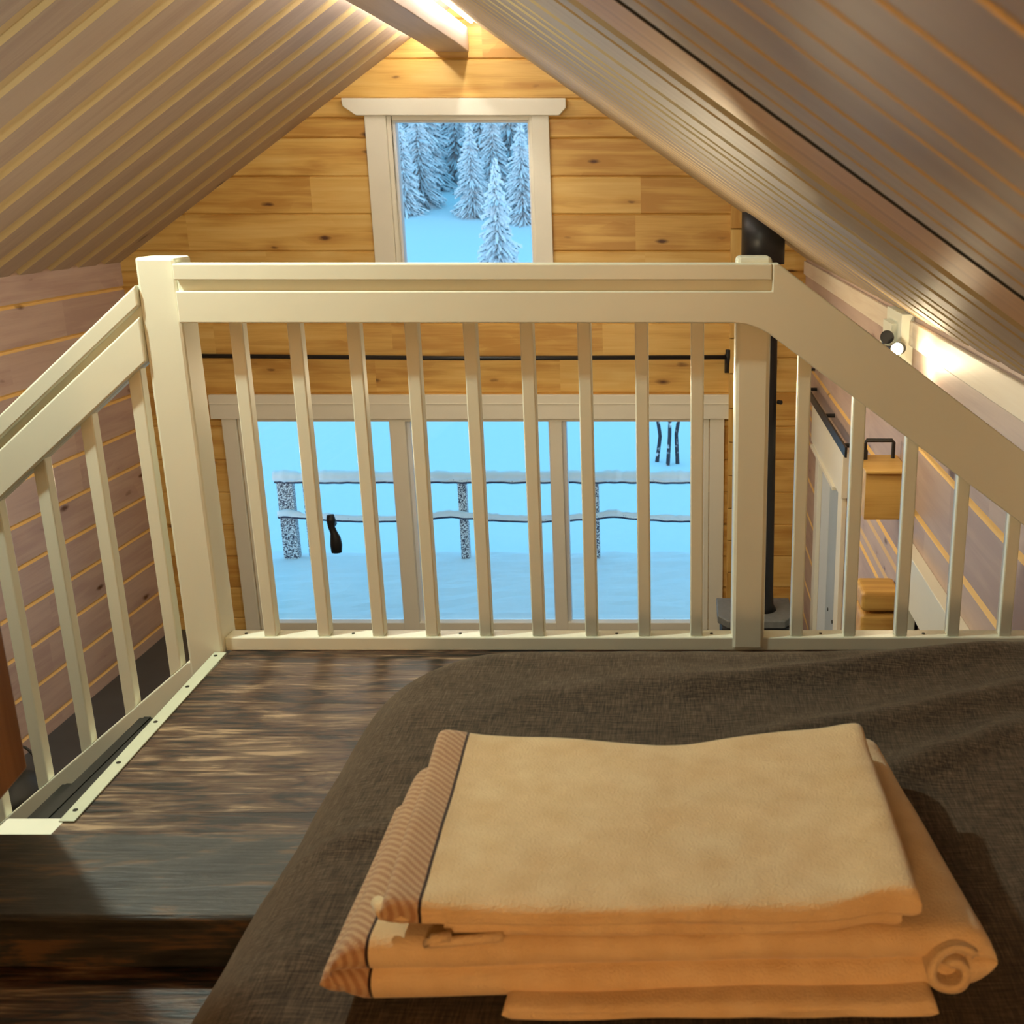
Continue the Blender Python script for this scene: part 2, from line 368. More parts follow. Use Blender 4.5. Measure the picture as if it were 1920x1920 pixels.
# short log corner where the gable meets a cross wall on the right
def sidewall(name, X, sign, mat, y0, y1, ztop, holes=()):
    """logs running in y; room lies towards +sign"""
    mb = MB(); bz = .014; bd = .014; k = -12
    while True:
        z0 = SEAM0 + LH*k; z1 = z0 + LH; k += 1
        if z1 < ZM: continue
        if z0 >= ztop: break
        z1 = min(z1, ztop)
        cuts = sorted(set([z0, z1] + [h[2] for h in holes if z0 < h[2] < z1] + [h[3] for h in holes if z0 < h[3] < z1]))
        for c0, c1 in zip(cuts[:-1], cuts[1:]):
            m_ = (c0+c1)/2; spans = [(y0, y1)]
            for h in holes:
                if h[2] < m_ < h[3]:
                    ns = []
                    for a, b in spans:
                        if a < h[0] < b: ns += [(a, h[0]), (h[1], b)]
                        else: ns.append((a, b))
                    spans = ns
            for a0, b0 in spans:
                segs = [a0]; y = a0 + R.uniform(.5, 2.5)
                while y < b0-.5: segs.append(y); y += R.uniform(1.2, 3)
                segs.append(b0)
                for a, b in zip(segs[:-1], segs[1:]):
                    tone = R.random(); o = R.random()*30
                    zz = [c0, c0+bz, c1-bz, c1]; d = [bd if c0 == z0 else 0, 0, 0, bd if c1 == z1 else 0]
                    for i in range(3):
                        q = [(X-sign*d[i], a, zz[i]), (X-sign*d[i], b, zz[i]), (X-sign*d[i+1], b, zz[i+1]), (X-sign*d[i+1], a, zz[i+1])]
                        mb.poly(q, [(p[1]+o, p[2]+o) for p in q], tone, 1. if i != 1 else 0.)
                x0_, x1_ = sorted((X-sign*bd, X-sign*.16))
                mb.box(x0_, x1_, a0, b0, c0, c1, 'y', .5)
    return tag(mb.build(name, mat), kind='structure')
sidewall('wall_left', XL, 1, M['sidewall'], YB, YG, rz(XL)+.05)
D1 = (5.95, 6.87, ZM, -1.64); D2 = (2.95, 3.97, ZM, -1.53)
sidewall('wall_right', XR, -1, M['sidewall'], YB, YG, rz(XR)+.05, (D1, D2))
mb = MB()
k = -3
while SEAM0+LH*k < ZR:
    z0 = SEAM0+LH*k; h = max(.05, (ZR+.1-z0)/T)
    logrow(mb, z0, z0+LH, [(max(XL-.1, XRG-h), min(XR+.1, XRG+h))], YB-.001); k += 1
mb.v = [(x, 2*YB - y, z) for x, y, z in mb.v]
mb.box(XL-.1, XR+.1, YB-.16, YB, ZM, SEAM0-3*LH, 'x')
tag(mb.build('wall_rear', M['pine']), kind='structure')

# ------------------------------------------------------------------ sloping ceilings
def ceiling(name, side, edges):
    """edges: list of (y_start, recess width, depth, bare amount)"""
    mb = MB(); sg = -1 if side == 'L' else 1
    xe = XL-.25 if side == 'L' else XR+.25
    n = Vector((sg*T, 0, 1)).normalized()            # outwards, away from the room
    def P(x, y, d): 
        z = rz(x); return (x+n.x*d, y, z+n.z*d)
    sl = math.sqrt(1+T*T)
    for i, (y0, wd, dp, br, tn) in enumerate(edges[:-1]):
        y1 = edges[i+1][0]
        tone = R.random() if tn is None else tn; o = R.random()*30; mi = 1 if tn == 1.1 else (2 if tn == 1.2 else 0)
        prof = [(y0, 0, 0), (y0+.0005, dp, 0), (y0+wd*(.72 if dp < .03 else .98), dp, br), (y0+wd, 0, br), (y1, 0, 0)]
        for (ya, da, _), (yb, db, bb) in zip(prof[:-1], prof[1:]):
            q = [P(XRG, ya, da), P(xe, ya, da), P(xe, yb, db), P(XRG, yb, db)]
            uv = [(abs(p[0]-XRG)*sl+o, p[1]+o*.37) for p in q]
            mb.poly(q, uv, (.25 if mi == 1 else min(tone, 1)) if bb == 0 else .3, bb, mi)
    # outer slab; its unseen overhang past the gable is added to shade the deck
    a = [P(XRG, YB-.2, .03), P(xe, YB-.2, .03), P(xe, YG+1.3, .03), P(XRG, YG+1.3, .03)]
    b_ = [P(XRG, YB-.2, .2), P(xe, YB-.2, .2), P(xe, YG+1.3, .2), P(XRG, YG+1.3, .2)]
    mb.poly(a); mb.poly(b_[::-1])
    for i in range(4): mb.poly([a[i], b_[i], b_[(i+1) % 4], a[(i+1) % 4]])
    return tag(mb.build(name, [M['ceil'], M['orange'], M['rubber_and_gap_shade']], weld=False), kind='structure')
pit = .346
le = []; y = YG - pit*30
while y < YG+.01: 
    if y > YB-.4: le.append((y, .115, .016, 1., None))
    y += pit
le.append((YG+.2, 0, 0, 0, 0))
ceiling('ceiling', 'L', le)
re_ = []
y = YB-.3
while y < .40: re_.append((y, .010, .005, 1., .35+.3*R.random())); y += .1
for y in (.447, .548, .629, .728, .80, .922, 1.04, 1.151): re_.append((y, .012 if y < .9 else .02, .005, 1., .35+.3*R.random()))
re_.append((1.247, .036, .025, 0., 1.2)); re_.append((1.285, .001, .001, 0., 1.1))  # first strip is coloured dark to paint the shadow in the board gap
for y, w in ((1.583, .10), (1.787, .05), (2.141, .09), (2.468, .07)): re_.append((y, w, .010, 1., None))
y = YG - pit*16
while y < YG: re_.append((y, .11, .014, 1., None)); y += pit
re_.append((YG+.2, 0, 0, 0, 0))
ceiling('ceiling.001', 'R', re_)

# ridge beam, hewn edges, with led strips beside it
mb = MB(); rows = []
N = 60
for i in range(N+1):
    y = YB + (YG-YB)*i/N
    wv = lambda s: .018*noise.noise(Vector((s, y*1.3, 0)))
    x0 = -1.718 + wv(3); x1 = -1.478 + wv(9)
    rows.append([(x0, y, .935+wv(5)*.3), (x1, y, .935+wv(5)*.3), (x1, y, 1.09), (x0, y, 1.09)])
mb.grid(rows, closed_v=True, uvs=[[(p[1], p[0]+p[2]) for p in r_] for r_ in rows])
mb.poly(rows[0][::-1]); mb.poly(rows[-1])
mb.uv = [[(v[i][1]+2, v[i][0]+v[i][2]) for i in range(len(v))] if False else u for u, v in zip(mb.uv, mb.uv)]
o = mb.build('ridge_beam', M['beam'], bevel=.006)
tag(o, 'limewashed rough-hewn beam running below the ridge of the ceiling', 'beam')
for sd, lab in ((-1, 'glowing led strip under the ceiling, left of the ridge beam'), (1, 'glowing led strip under the ceiling, right of the ridge beam')):
    mb = MB(); xc = -1.825 if sd < 0 else -1.440; zc = rz(xc)
    mb.box(xc-.009, xc+.009, 4.6, YG-.08, zc-.022, zc-.012)
    tag(mb.build('led_strip', M['led']), lab, 'led light')

# ------------------------------------------------------------------ floors
mb = MB()
y = YB; 
while y < 2.49:
    w = .145; y1 = min(y+w, 2.49)
    x0 = -1.09 if y1 > 1.30 else XL
    if y < 1.30 < y1: x0 = -1.09
    x = x0
    while x < XR:
        x2 = min(XR, x + R.uniform(1.5, 3.0))
        mb.box(x, x2, y, y1-.0012, ZF-.03, ZF, 'x'); x = x2
    y += w
mb.box(-1.088, XR, 1.2, 2.485, ZF-.20, ZF-.03, 'x', .5)
tag(mb.build('floor', M['floor']), kind='structure')
mb = MB(); mb.box(XL-.2, XR+.2, YB-.2, YG+.15, ZM-.2, ZM, 'x')
tag(mb.build('floor.001', M['slab']), kind='structure')

# ------------------------------------------------------------------ windows
def casing_box(name, root, b, mat=None, bev=.004):
    mb = MB(); mb.box(*b, 'x' if b[1]-b[0] > b[5]-b[4] else 'z', .5); return mb.build(name, mat or M['cream'], root, bevel=bev)
w1 = empty('window_1', (-1.57, YG, -.56)); tag(w1, kind='structure')
mb = MB(); mb.prism([(-2.38, .628), (-.815, .628), (-.815, .565), (-.865, .515), (-2.285, .515), (-2.375, .575)], 'y', YG-.05, YG+.0)
mb.build('window_head', M['cream'], w1, bevel=.004)
casing_box('window_casing', w1, (-2.235, -2.085, YG-.028, YG, -.70, .515))
casing_box('window_casing', w1, (-1.062, -.94, YG-.028, YG, -.70, .515))
casing_box('window_casing', w1, (-2.30, -.87, YG-.035, YG, -.80, -.70))
mb = MB()
for b in ((-2.085, -2.050, -.70, .515), (-1.085, -1.062, -.70, .515), (-2.050, -1.085, .485, .515), (-2.050, -1.085, -.70, -.66)):
    mb.box(b[0], b[1], YG-.005, YG+.06, b[2], b[3], 'z', .5)
mb.build('window_frame', M['cream'], w1, bevel=.003)
mb = MB()
for b in ((-2.050, -2.035, -.66, .485), (-1.098, -1.085, -.66, .485), (-2.035, -1.098, .472, .485), (-2.035, -1.098, -.66, -.645)):
    mb.box(b[0], b[1], YG+.03, YG+.12, b[2], b[3], 'z', .5)
mb.build('window_sash', M['bluetrim'], w1)
mb = MB(); mb.box(-2.035, -1.098, YG+.075, YG+.081, -.645, .472); mb.build('window_pane', M['glass'], w1)
origin(w1)
w2 = empty('window_2', (-1.6, YG, ZM)); tag(w2, kind='structure')
casing_box('window_head', w2, (-3.56, .356, YG-.05, YG, -1.645, -1.462))
mb = MB(); mb.box(-3.56, .356, YG-.056, YG-.05, -1.53, -1.526); mb.build('window_head_groove', M['cream'], w2)
casing_box('window_casing', w2, (-3.49, -3.38, YG-.03, YG, ZM, -1.645))
casing_box('window_casing', w2, (.205, .316, YG-.03, YG, ZM, -1.645))
mb = MB()
for b in ((-3.375, -3.325, ZM, -1.645), (.162, .20, ZM, -1.645), (-3.325, .162, -1.672, -1.645), (-3.325, .162, ZM, ZM+.06), (-2.227, -2.105, ZM, -1.665), (-1.012, -.919, ZM, -1.665)):
    mb.box(b[0], b[1], YG-.012-(.004 if b[0] in (-2.227, -1.012) else 0), YG+.07, b[2], b[3], 'z', .5)
mb.build('window_frame', M['cream'], w2, bevel=.003)
mb = MB()
for x in (-3.325, -2.105, -.919):
    mb.box(x, x+.028, YG+.03, YG+.12, ZM+.06, -1.672, 'z', .5)
for x in (-2.227, -1.012, .162):
    mb.box(x-.012, x, YG+.03, YG+.12, ZM+.06, -1.672, 'z', .5)
mb.build('window_sash', M['bluetrim'], w2)
for a, b in ((-3.297, -2.239), (-2.077, -1.024), (-.891, .150)):
    mb = MB(); mb.box(a, b, YG+.075, YG+.081, ZM+.06, -1.672); mb.build('window_pane', M['glass'], w2)
# black handle hanging on the left sliding pane
mb = MB()
hy = YG+.03
mb.tube([(-2.74, hy+.04, -2.50), (-2.74, hy-.015, -2.50)], .022, 14)
mb.tube([(-2.745, hy-.02, -2.415), (-2.742, hy-.02, -2.46), (-2.745, hy-.02, -2.51), (-2.73, hy-.02, -2.56), (-2.722, hy-.02, -2.60), (-2.72, hy-.02, -2.66), (-2.722, hy-.02, -2.72)], [.028, .036, .026, .028, .040, .046, .040], 14)
mb.build('window_handle', M['black'], w2, smooth=True)
origin(w2)

# ------------------------------------------------------------------ curtain rod
cr_ = empty('curtain_rod', (-1.6, YG-.07, -1.17))
mb = MB(); mb.tube([(-3.74, YG-.09, -1.160), (-1.6, YG-.09, -1.180), (.335, YG-.09, -1.172)], .0165, 12); mb.build('rod', M['black'], cr_, smooth=True)
for x in (.335, -3.72):
    mb = MB(); mb.tube([(x, YG-.09, -1.115), (x, YG-.09, -1.172), (x, YG-.085, -1.21), (x, YG-.02, -1.285)], .019, 12)
    mb.box(x-.022, x+.022, YG-.02, YG, -1.30, -1.16); mb.build('bracket', M['black'], cr_, bevel=.003)
origin(cr_); tag(cr_, 'thin black curtain rod above the wide terrace window', 'curtain rod')

# ------------------------------------------------------------------ loft railing
rail = empty('loft_railing', (-.5, 2.47, ZF))
def chamfbox(name, b, parent, mat='white', bev=.005, grain='z'):
    mb = MB(); mb.box(*b, grain, .5); return mb.build(name, M[mat], parent, bevel=bev)
chamfbox('newel_post', (-1.190, -1.103, 2.44, 2.527, -1.36, -.136), rail, bev=.007)
chamfbox('newel_post', (.118, .196, 2.4515, 2.535, ZF+.002, -.136), rail, bev=.009)
# handrail: moulded horizontal board, mitred into the plain board that follows the roof
YR0, YR1 = 2.425, 2.453
SL = .735
mb = MB()
xe = .93
lo = lambda x: -.276 - SL*(x-.158); hi = lambda x: -.1485 - SL*(x-.207)
core = [(-1.103, -.1485), (.207, -.1485), (xe, hi(xe)), (xe, lo(xe)), (.19, lo(.19)), (.165, -.287), (.14, -.279), (.11, -.276), (-1.103, -.276)]
mb.prism(core, 'y', YR0+.016, YR1+.02, 'x', .5)
mb.prism([(-1.103, -.1485), (.194, -.1485), (.194, -.184), (-1.103, -.184)], 'y', YR0, YR0+.0158, 'x', .5)
mb.prism([(.1945, -.1485), (.207, -.1485), (xe, hi(xe)), (xe, lo(xe)), (.19, lo(.19)), (.165, -.287), (.14, -.279), (.11, -.276), (-1.103, -.276), (-1.103, -.207), (.1945, -.207)], 'y', YR0, YR0+.0158, 'x', .5)
mb.build('handrail', M['white'], rail, bevel=.003)
mb = MB(); mb.box(-1.103, .88, 2.455, 2.505, ZF, -1.030, 'x', .5); mb.build('bottom_rail', M['white'], rail, bevel=.003)
for x in (-1.06, -.80, -.54, -.16, .07, .335, .585, .835):
    mb = MB(); mb.tube([(x, 2.48, -1.031), (x, 2.48, -1.0285)], .004, 8); mb.build('screw', M['screw'], rail)
def baluster(x, z0, z1, parent, y0=2.462, slope=0, w=.030, bslope=0):
    h = w/2; pts = [(x-h, z0-slope_b(bslope, -h)), (x+h, z0-slope_b(bslope, h)), (x+h, z1-slope*h), (x-h, z1+slope*h)]
    mb = MB(); mb.prism(pts, 'y', y0, y0+w, 'z', .5); return mb.build('baluster', M['white'], parent, bevel=.003)
def slope_b(s, h): return -s*h
for x in (-.995, -.866, -.734, -.605, -.475, -.348, -.220, -.092, .033):
    baluster(x, -1.030, -.27, rail)
for x in (.275, .402, .527, .652, .778):
    baluster(x, -1.030, -.28-SL*(x-.19)+.01, rail, slope=SL)
origin(rail); tag(rail, 'white painted loft railing of slim balusters between two square posts', 'railing')

# ------------------------------------------------------------------ staircase going down to the left
st = empty('staircase', (-1.09, 2.0, ZF))
SS = .833
def strz(x): return -1.089 + SS*(x+1.194)
XE = -3.55
def stringer(y0, y1, top):
    mb = MB(); mb.prism([(-1.105, strz(-1.194)+top), (-1.194, strz(-1.194)+top), (XE, strz(XE)+top), (XE, strz(XE)-.25), (-1.105, strz(-1.105)-.28)], 'y', y0, y1, 'x', .5)
    return mb.build('stringer', M['white'], st, bevel=.003)
stringer(2.442, 2.475, 0); stringer(1.645, 1.68, -.05)
chamfbox('landing_block', (-1.205, -1.093, 1.66, 1.730, -1.30, -1.072), st, bev=.004)
for i in range(11):
    zt = -1.231 - .183*i; xn = -1.324 - .2185*i
    if zt < ZM + .1: break
    mb = MB(); mb.box(xn, xn+.27, 1.68, 2.441, zt-.04, zt-.008, 'y', .5); td = mb.build('tread', M['white'], st, bevel=.003)
    mb = MB(); mb.box(xn-.003, xn+.255, 1.69, 2.438, zt-.008, zt-.003, 'y', .5)
    for k in range(9):
        xx = xn + .008 + k*.028; mb.box(xx, xx+.016, 1.69, 2.438, zt-.003, zt, 'y', .5)
    mb.build('tread_mat', M['rubber_and_gap_shade'], td)
origin(st); tag(st, 'white staircase with dark ribbed treads descending left from the loft', 'stairs')
sr = empty('stair_railing', (-1.194, 2.46, -1.09))
def hz(x): return -.206 + SS*(x+1.205)
xa, xb = -1.190, -3.3
for (t0, t1, y0) in ((0, -.050, 2.432), (-.050, -.066, 2.448), (-.066, -.168, 2.432)):
    pass
mb = MB()
def slab_(x0, x1, d0, d1, y0, y1):
    mb.prism([(x0, hz(x0)+d0), (x1, hz(x1)+d0), (x1, hz(x1)+d1), (x0, hz(x0)+d1)], 'y', y0, y1, 'x', .5)
slab_(xa, xb, 0, -.168, 2.448, 2.478); slab_(xa, xb, 0, -.046, 2.430, 2.4478); slab_(xa, xb, -.068, -.168, 2.430, 2.4478)
mb.build('handrail', M['white'], sr, bevel=.004)
x = -1.228
while x > -3.25:
    baluster(x, strz(x)-.0, hz(x)-.165, sr, y0=2.446, slope=-SS, bslope=SS); x -= .1235
origin(sr); tag(sr, 'white sloping balustrade along the stairs, left of the corner post', 'railing')

# edging strip along the stairwell
ed = empty('floor_edging', (-1.088, 2.1, ZF))
mb = MB(); mb.prism([(-1.096, 1.70), (-1.068, 1.70), (-1.094, 2.437), (-1.124, 2.437)], 'z', ZF+.0005, ZF+.004, 'y', .5); mb.build('strip', M['trimgrey'], ed, bevel=.001)
for y in (2.415, 2.245, 2.075, 1.905, 1.735):
    mb = MB(); mb.tube([(-1.083-.03*(y-1.7)/.74, y, ZF+.004), (-1.083-.03*(y-1.7)/.74, y, ZF+.0052)], .0045, 10); mb.build('screw', M['screw'], ed)
origin(ed); tag(ed, 'pale grey-green edging strip screwed along the floor edge at the stairs', 'edging strip')

# dark floor beam in front of the bed
mb = MB(); rows = []
for i in range(41):
    x = -1.42 + (2.6-.32)*i/40*.60
    w = lambda s: .006*noise.noise(Vector((s, x*3, 1)))
    rows.append([(x, 1.318+w(1), -.980), (x, 1.325+w(2), -.9755), (x, 1.525+w(3), -.975), (x, 1.534+w(4), -.982), (x, 1.536+w(5), -1.062), (x, 1.322+w(6), -1.062)])
mb.grid(rows, closed_v=True, uvs=[[(p[0], p[1]+p[2]) for p in r_] for r_ in rows])
mb.poly(rows[0][::-1], [(p[1], p[2]) for p in rows[0]]); mb.poly(rows[-1], [(p[1], p[2]) for p in rows[-1]])
tag(mb.build('floor_beam', M['floorbeam'], bevel=.004), 'dark stained wide beam lying across the floor beside the bed', 'beam')

# partition end at the near side of the stairs
mb = MB()
mb.prism([(1.25, -.955), (1.60, -.90), (1.60, 1.3), (1.25, 1.3)], 'x', -1.50, -1.064, 'z', .5)
mb.v = [(x, y, min(z, rz(x)+.02)) for x, y, z in mb.v]
tag(mb.build('wall_stair', M['brown'], bevel=.006), kind='structure')

# ------------------------------------------------------------------ bed
bed = empty('bed', (.12, .8, ZF))
mb = MB(); mb.box(-.46, .86, -1.2, 1.85, ZF, -.90); mb.build('mattress', M['mattress'], bed, bevel=.04, seg=4)
def seg_d(px, py, a, b):
    ax, ay = a; bx, by = b; dx, dy = bx-ax, by-ay
    t = max(0, min(1, ((px-ax)*dx+(py-ay)*dy)/(dx*dx+dy*dy)))
    return math.hypot(px-ax-t*dx, py-ay-t*dy), t
X0, X1, Y0, Y1 = -.605, .93, -1.35, 2.10
folds = [((.02, 1.80), (.88, 2.02), .024, .035), ((.12, 1.60), (.88, 1.86), .022, .035), ((.30, 1.48), (.60, 1.66), .024, .03), ((.45, 1.2), (.88, 1.36), .018, .04),
         ((-.58, 1.27), (-.34, 1.38), .012, .02), ((-.3, 1.75), (.1, 1.86), .010, .05), ((.40, 1.0), (.9, 1.12), .010, .03), ((-.55, 1.0), (-.42, 1.1), .008, .03)]
def cover(x, y):
    RC = .30; RR = .17
    cx = min(max(x, X0+RC), X1); cy = min(max(y, Y0), Y1-RC)
    ex = cx - x if x < X0+RC else 0; ey = y - cy if y > Y1-RC else 0
    if ex > 0 and ey > 0:
        # super-round corner
        rr = (ex**2.0+ey**2.0)**.5; d = RC - rr
        if d < 0:
            x = cx - ex*RC/rr; y = cy + ey*RC/rr; d = 0
    else:
        d = min(x-X0, Y1-y)
    u = min(1, max(0, d)/RR)
    h = .205*(1-(1-u)**2.3)**.5
    z = ZF+.004 + h
    bump = .010*noise.noise(Vector((x*3, y*3, 0))) + .004*noise.noise(Vector((x*9, y*9, 3)))
    for a, b, am, w in folds:
        dd, tt = seg_d(x, y, a, b); bump += am*math.exp(-(dd/w)**2)*math.sin(PI*min(1, .12+tt*.88))**.5 if True else 0
    # the spread sits higher towards the right wall
    z += bump*u + .03*max(0, x-.2)*u
    x += -.012*(1-u)*noise.noise(Vector((y*6, 2, 0)))*(1 if x < X0+.2 else 0)
    y += .02*(1-u)*noise.noise(Vector((x*5, 7, 0)))*(1 if y > Y1-.25 else 0)
    return (x, y, z)
xs = [X0+.17*(1-math.cos(PI/2*i/16)) for i in range(16)]; n_ = 100
xs += [X0+.17+(X1-.035-X0-.17)*i/n_ for i in range(n_+1)]
ys = [Y1-.17*(1-math.cos(PI/2*i/16)) for i in range(16)]; n_ = 170
ys += [Y1-.17+(Y0-Y1+.17)*i/n_ for i in range(n_+1)]
rows = [[cover(x, y) for y in ys] for x in xs]
rows.insert(0, [(p[0], p[1], ZF+.001) for p in rows[0]])
mb = MB(); mb.grid(rows, uvs=[[(p[0], p[1]) for p in r_] for r_ in rows])
mb.build('bedspread', M['linen'], bed, smooth=True, weld=False)
origin(bed); tag(bed, 'low bed with a rumpled dark brown-grey linen bedspread on the loft floor', 'bed')
def bedz(x, y): return cover(x, y)[2]

# ------------------------------------------------------------------ towels
def slab(mb, c, z0, z1, nfold=1, seed=0, amp=.004, nx=60, dz=None, bend=None, u_off=0):
    """c: near-left, near-right, far-right, far-left corners; the cloth layers show as creases on the near side"""
    rows = []; uvs = []
    nl, nr, fr, fl = [Vector((*p, 0)) for p in c]
    Lx = (nr-nl).length
    prof = []                                     # (v 0 near..1 far, w 0..1 height, out)
    TH = z1-z0; Ly = (fl-nl).length
    for k in range(nfold):                         # near side bulges bottom -> top
        m_ = 9
        for j in range(m_):
            a = -PI/2 + PI*(j+.5)/m_
            prof.append((-.5*TH/nfold/Ly*math.cos(a)*1.0, (k+.5+.5*math.sin(a))/nfold))
    for j in range(1, 36): prof.append((j/36, 1))
    for j in range(7):
        a = PI/2 - PI*(j+.5)/7; prof.append((1+.5*TH/Ly*math.cos(a)*.6, .5+.5*math.sin(a)))
    for j in range(1, 12): prof.append((1-j/12, 0))
    us = [0, .002, .006, .012, .02] + [.03+.94*i/nx for i in range(nx+1)] + [.98, .988, .994, .998, 1]
    for u in us:
        e = min(1, min(u, 1-u)*Lx/(TH*.5)); e = (1-(1-e)**2)**.5
        row = []; uvr = []
        for v, w in prof:
            g = nl*(1-u)*(1-v) + nr*u*(1-v) + fr*u*v + fl*(1-u)*v
            zc = (z0+z1)/2; z = zc + (z0 + w*TH - zc)*max(.08, e)
            tx = 1 if w > .55 else 0
            z += tx*(amp*noise.noise(Vector((g.x*6+seed, g.y*6, 0))) + .4*amp*noise.noise(Vector((g.x*17+seed, g.y*17, 0))))
            if dz: z += dz(u, v)*w
            off = .004*noise.noise(Vector((u*5+seed*3, w*3, 0)))
            y = g.y + (off if v <= .05 or v >= .95 else 0)
            if bend: y += bend(u, v)
            row.append((g.x, y, z)); uvr.append((u*Lx + u_off, v*Ly))
        rows.append(row); uvs.append(uvr)
    mb.grid(rows, closed_v=True, uvs=uvs)
    mb.poly(rows[0], [(0, 0)]*len(prof)); mb.poly(rows[-1][::-1], [(.5, 0)]*len(prof))
zb = bedz(0, 1.15)
bt = empty('bath_towel', (0, 1.15, zb)); 
ZT = -.838
mb = MB()
slab(mb, [(-.19, .972), (.27, .975), (.26, 1.25), (-.17, 1.25)], ZT-.004, ZT+.016, 1, 5, u_off=.1)
slab(mb, [(-.388, 1.006), (.10, 1.045), (.10, 1.30), (-.392, 1.312)], ZT+.004, ZT+.045, 1, 1)
slab(mb, [(-.376, 1.000), (.338, 1.025), (.292, 1.44), (-.376, 1.352)], ZT+.000, ZT+.078, 2, 2, amp=.004)
mb.build('folded_cloth', M['terry'], bt, smooth=True, weld=False)
# rolled corner at the near right, a curl of cloth seen end-on
mb = MB(); rows = []; uvs = []
for j in range(30):
    yy = .994 + .10*j/29; row = []
    for i in range(50):
        a = i/49*2.6*2*PI*.5; r0 = .030 - .0085*i/49*2.6
        row.append((.288 + r0*math.cos(a+.6), yy - .012*math.sin(PI*i/49)*(1-j/29) + (.006*noise.noise(Vector((i*.1, 0, 0))) if j == 0 else 0), ZT+.038 + r0*.92*math.sin(a+.6)))
    rows.append(row); uvs.append([(.3, yy)]*50)
mb.grid(rows, uvs=uvs)
oo = mb.build('rolled_edge', M['terry'], bt, smooth=True); so = oo.modifiers.new('s', 'SOLIDIFY'); so.thickness = .009; so.offset = 0
origin(bt); tag(bt, 'large folded cream bath towel lying on the bedspread, under the smaller towel', 'towel')
ht = empty('hand_towel', (-.03, 1.18, ZT+.078))
def dzt(u, v): return .012*math.exp(-((u-.97)/.08)**2)*(1-.3*v) - .006*math.exp(-((u-.5)/.25)**2)*v + .007*math.exp(-((u-.02)/.06)**2)
def bnd(u, v): return -.030*math.exp(-((u-.52)/.22)**2)*v + .012*math.exp(-((u-.94)/.08)**2)*(1-v) - .006*math.exp(-((u-.4)/.3)**2)*(1-v)
mb = MB()
slab(mb, [(-.255, 1.006), (.235, 1.010), (.245, 1.37), (-.32, 1.355)], ZT+.077, ZT+.098, 1, 8, amp=.002, dz=dzt, bend=bnd, u_off=.1)
slab(mb, [(-.318, 1.0), (.252, 1.0), (.252, 1.385), (-.338, 1.365)], ZT+.096, ZT+.120, 1, 9, amp=.005, dz=dzt, bend=bnd)
mb.build('folded_cloth', M['terry'], ht, smooth=True, weld=False)
mb = MB(); mb.tube([(-.245, .985, ZT+.086), (-.262, .975, ZT+.090), (-.268, .978, ZT+.083), (-.255, .985, ZT+.078), (-.22, .988, ZT+.080), (-.19, .990, ZT+.082)], .0055, 8)
mb.uv = [[(c[0]+9, c[1]) for c in u] for u in mb.uv]; mb.build('hanging_loop', M['terry'], ht, smooth=True)
mb = MB()
mb.tube([(-.328, 1.014, ZT+.108), (-.316, .999, ZT+.107), (-.295, .995, ZT+.105), (-.275, .995, ZT+.104), (-.25, .996, ZT+.103)], [.007, .010, .009, .007, .003], 10)
mb.uv = [[(c[0]+9, c[1]) for c in u] for u in mb.uv]; mb.build('turned_hem', M['terry'], ht, smooth=True)
origin(ht); tag(ht, 'small folded cream towel with a brown border, on top of the bath towel', 'towel')

# ------------------------------------------------------------------ stove with flue
sv = empty('wood_stove', (.50, 7.0, ZM))
mb = MB(); mb.box(.26, .72, 6.82, 7.22, ZM+.04, -2.79); mb.box(.30, .68, 6.86, 7.18, ZM, ZM+.04); mb.build('body', M['iron'], sv, bevel=.01)
mb = MB(); mb.prism([(.235, 6.90), (.30, 6.80), (.68, 6.80), (.745, 6.90), (.745, 7.24), (.235, 7.24)], 'z', -2.79, -2.735); mb.build('stone_top', M['stone'], sv, bevel=.008)
mb = MB(); mb.box(.32, .66, 6.81, 6.822, ZM+.14, -2.95); mb.build('door', M['black'], sv, bevel=.005)
mb = MB(); mb.tube([(.545, 7.02, -2.735), (.545, 7.02, -2.70), (.545, 7.02, -2.60), (.53, 7.02, -.40)], [.095, .075, .070, .070], 28); mb.build('stove_pipe', M['black'], sv, smooth=True)
mb = MB(); mb.tube([(.50, 7.02, -.43), (.50, 7.02, -.12)], .135, 36); mb.build('flue', M['black'], sv, smooth=True)
mb = MB(); mb.tube([(.615, 7.0, -1.30), (.635, 6.98, -1.30)], .014, 10); mb.build('damper_knob', M['black'], sv)
origin(sv); tag(sv, 'black wood stove with grey stone top and a tall black flue in the corner', 'stove')
# pale log corner post behind the flue: end grain of the cross wall
mb = MB(); k = 0
z = ZM
while z < .2:
    mb.box(.345, .455, YG-.10, YG+.0, z, min(z+LH-.006, .15), 'z'); z += LH
o = mb.build('trim_1', M['pine'], bevel=.004); tag(o, kind='structure')

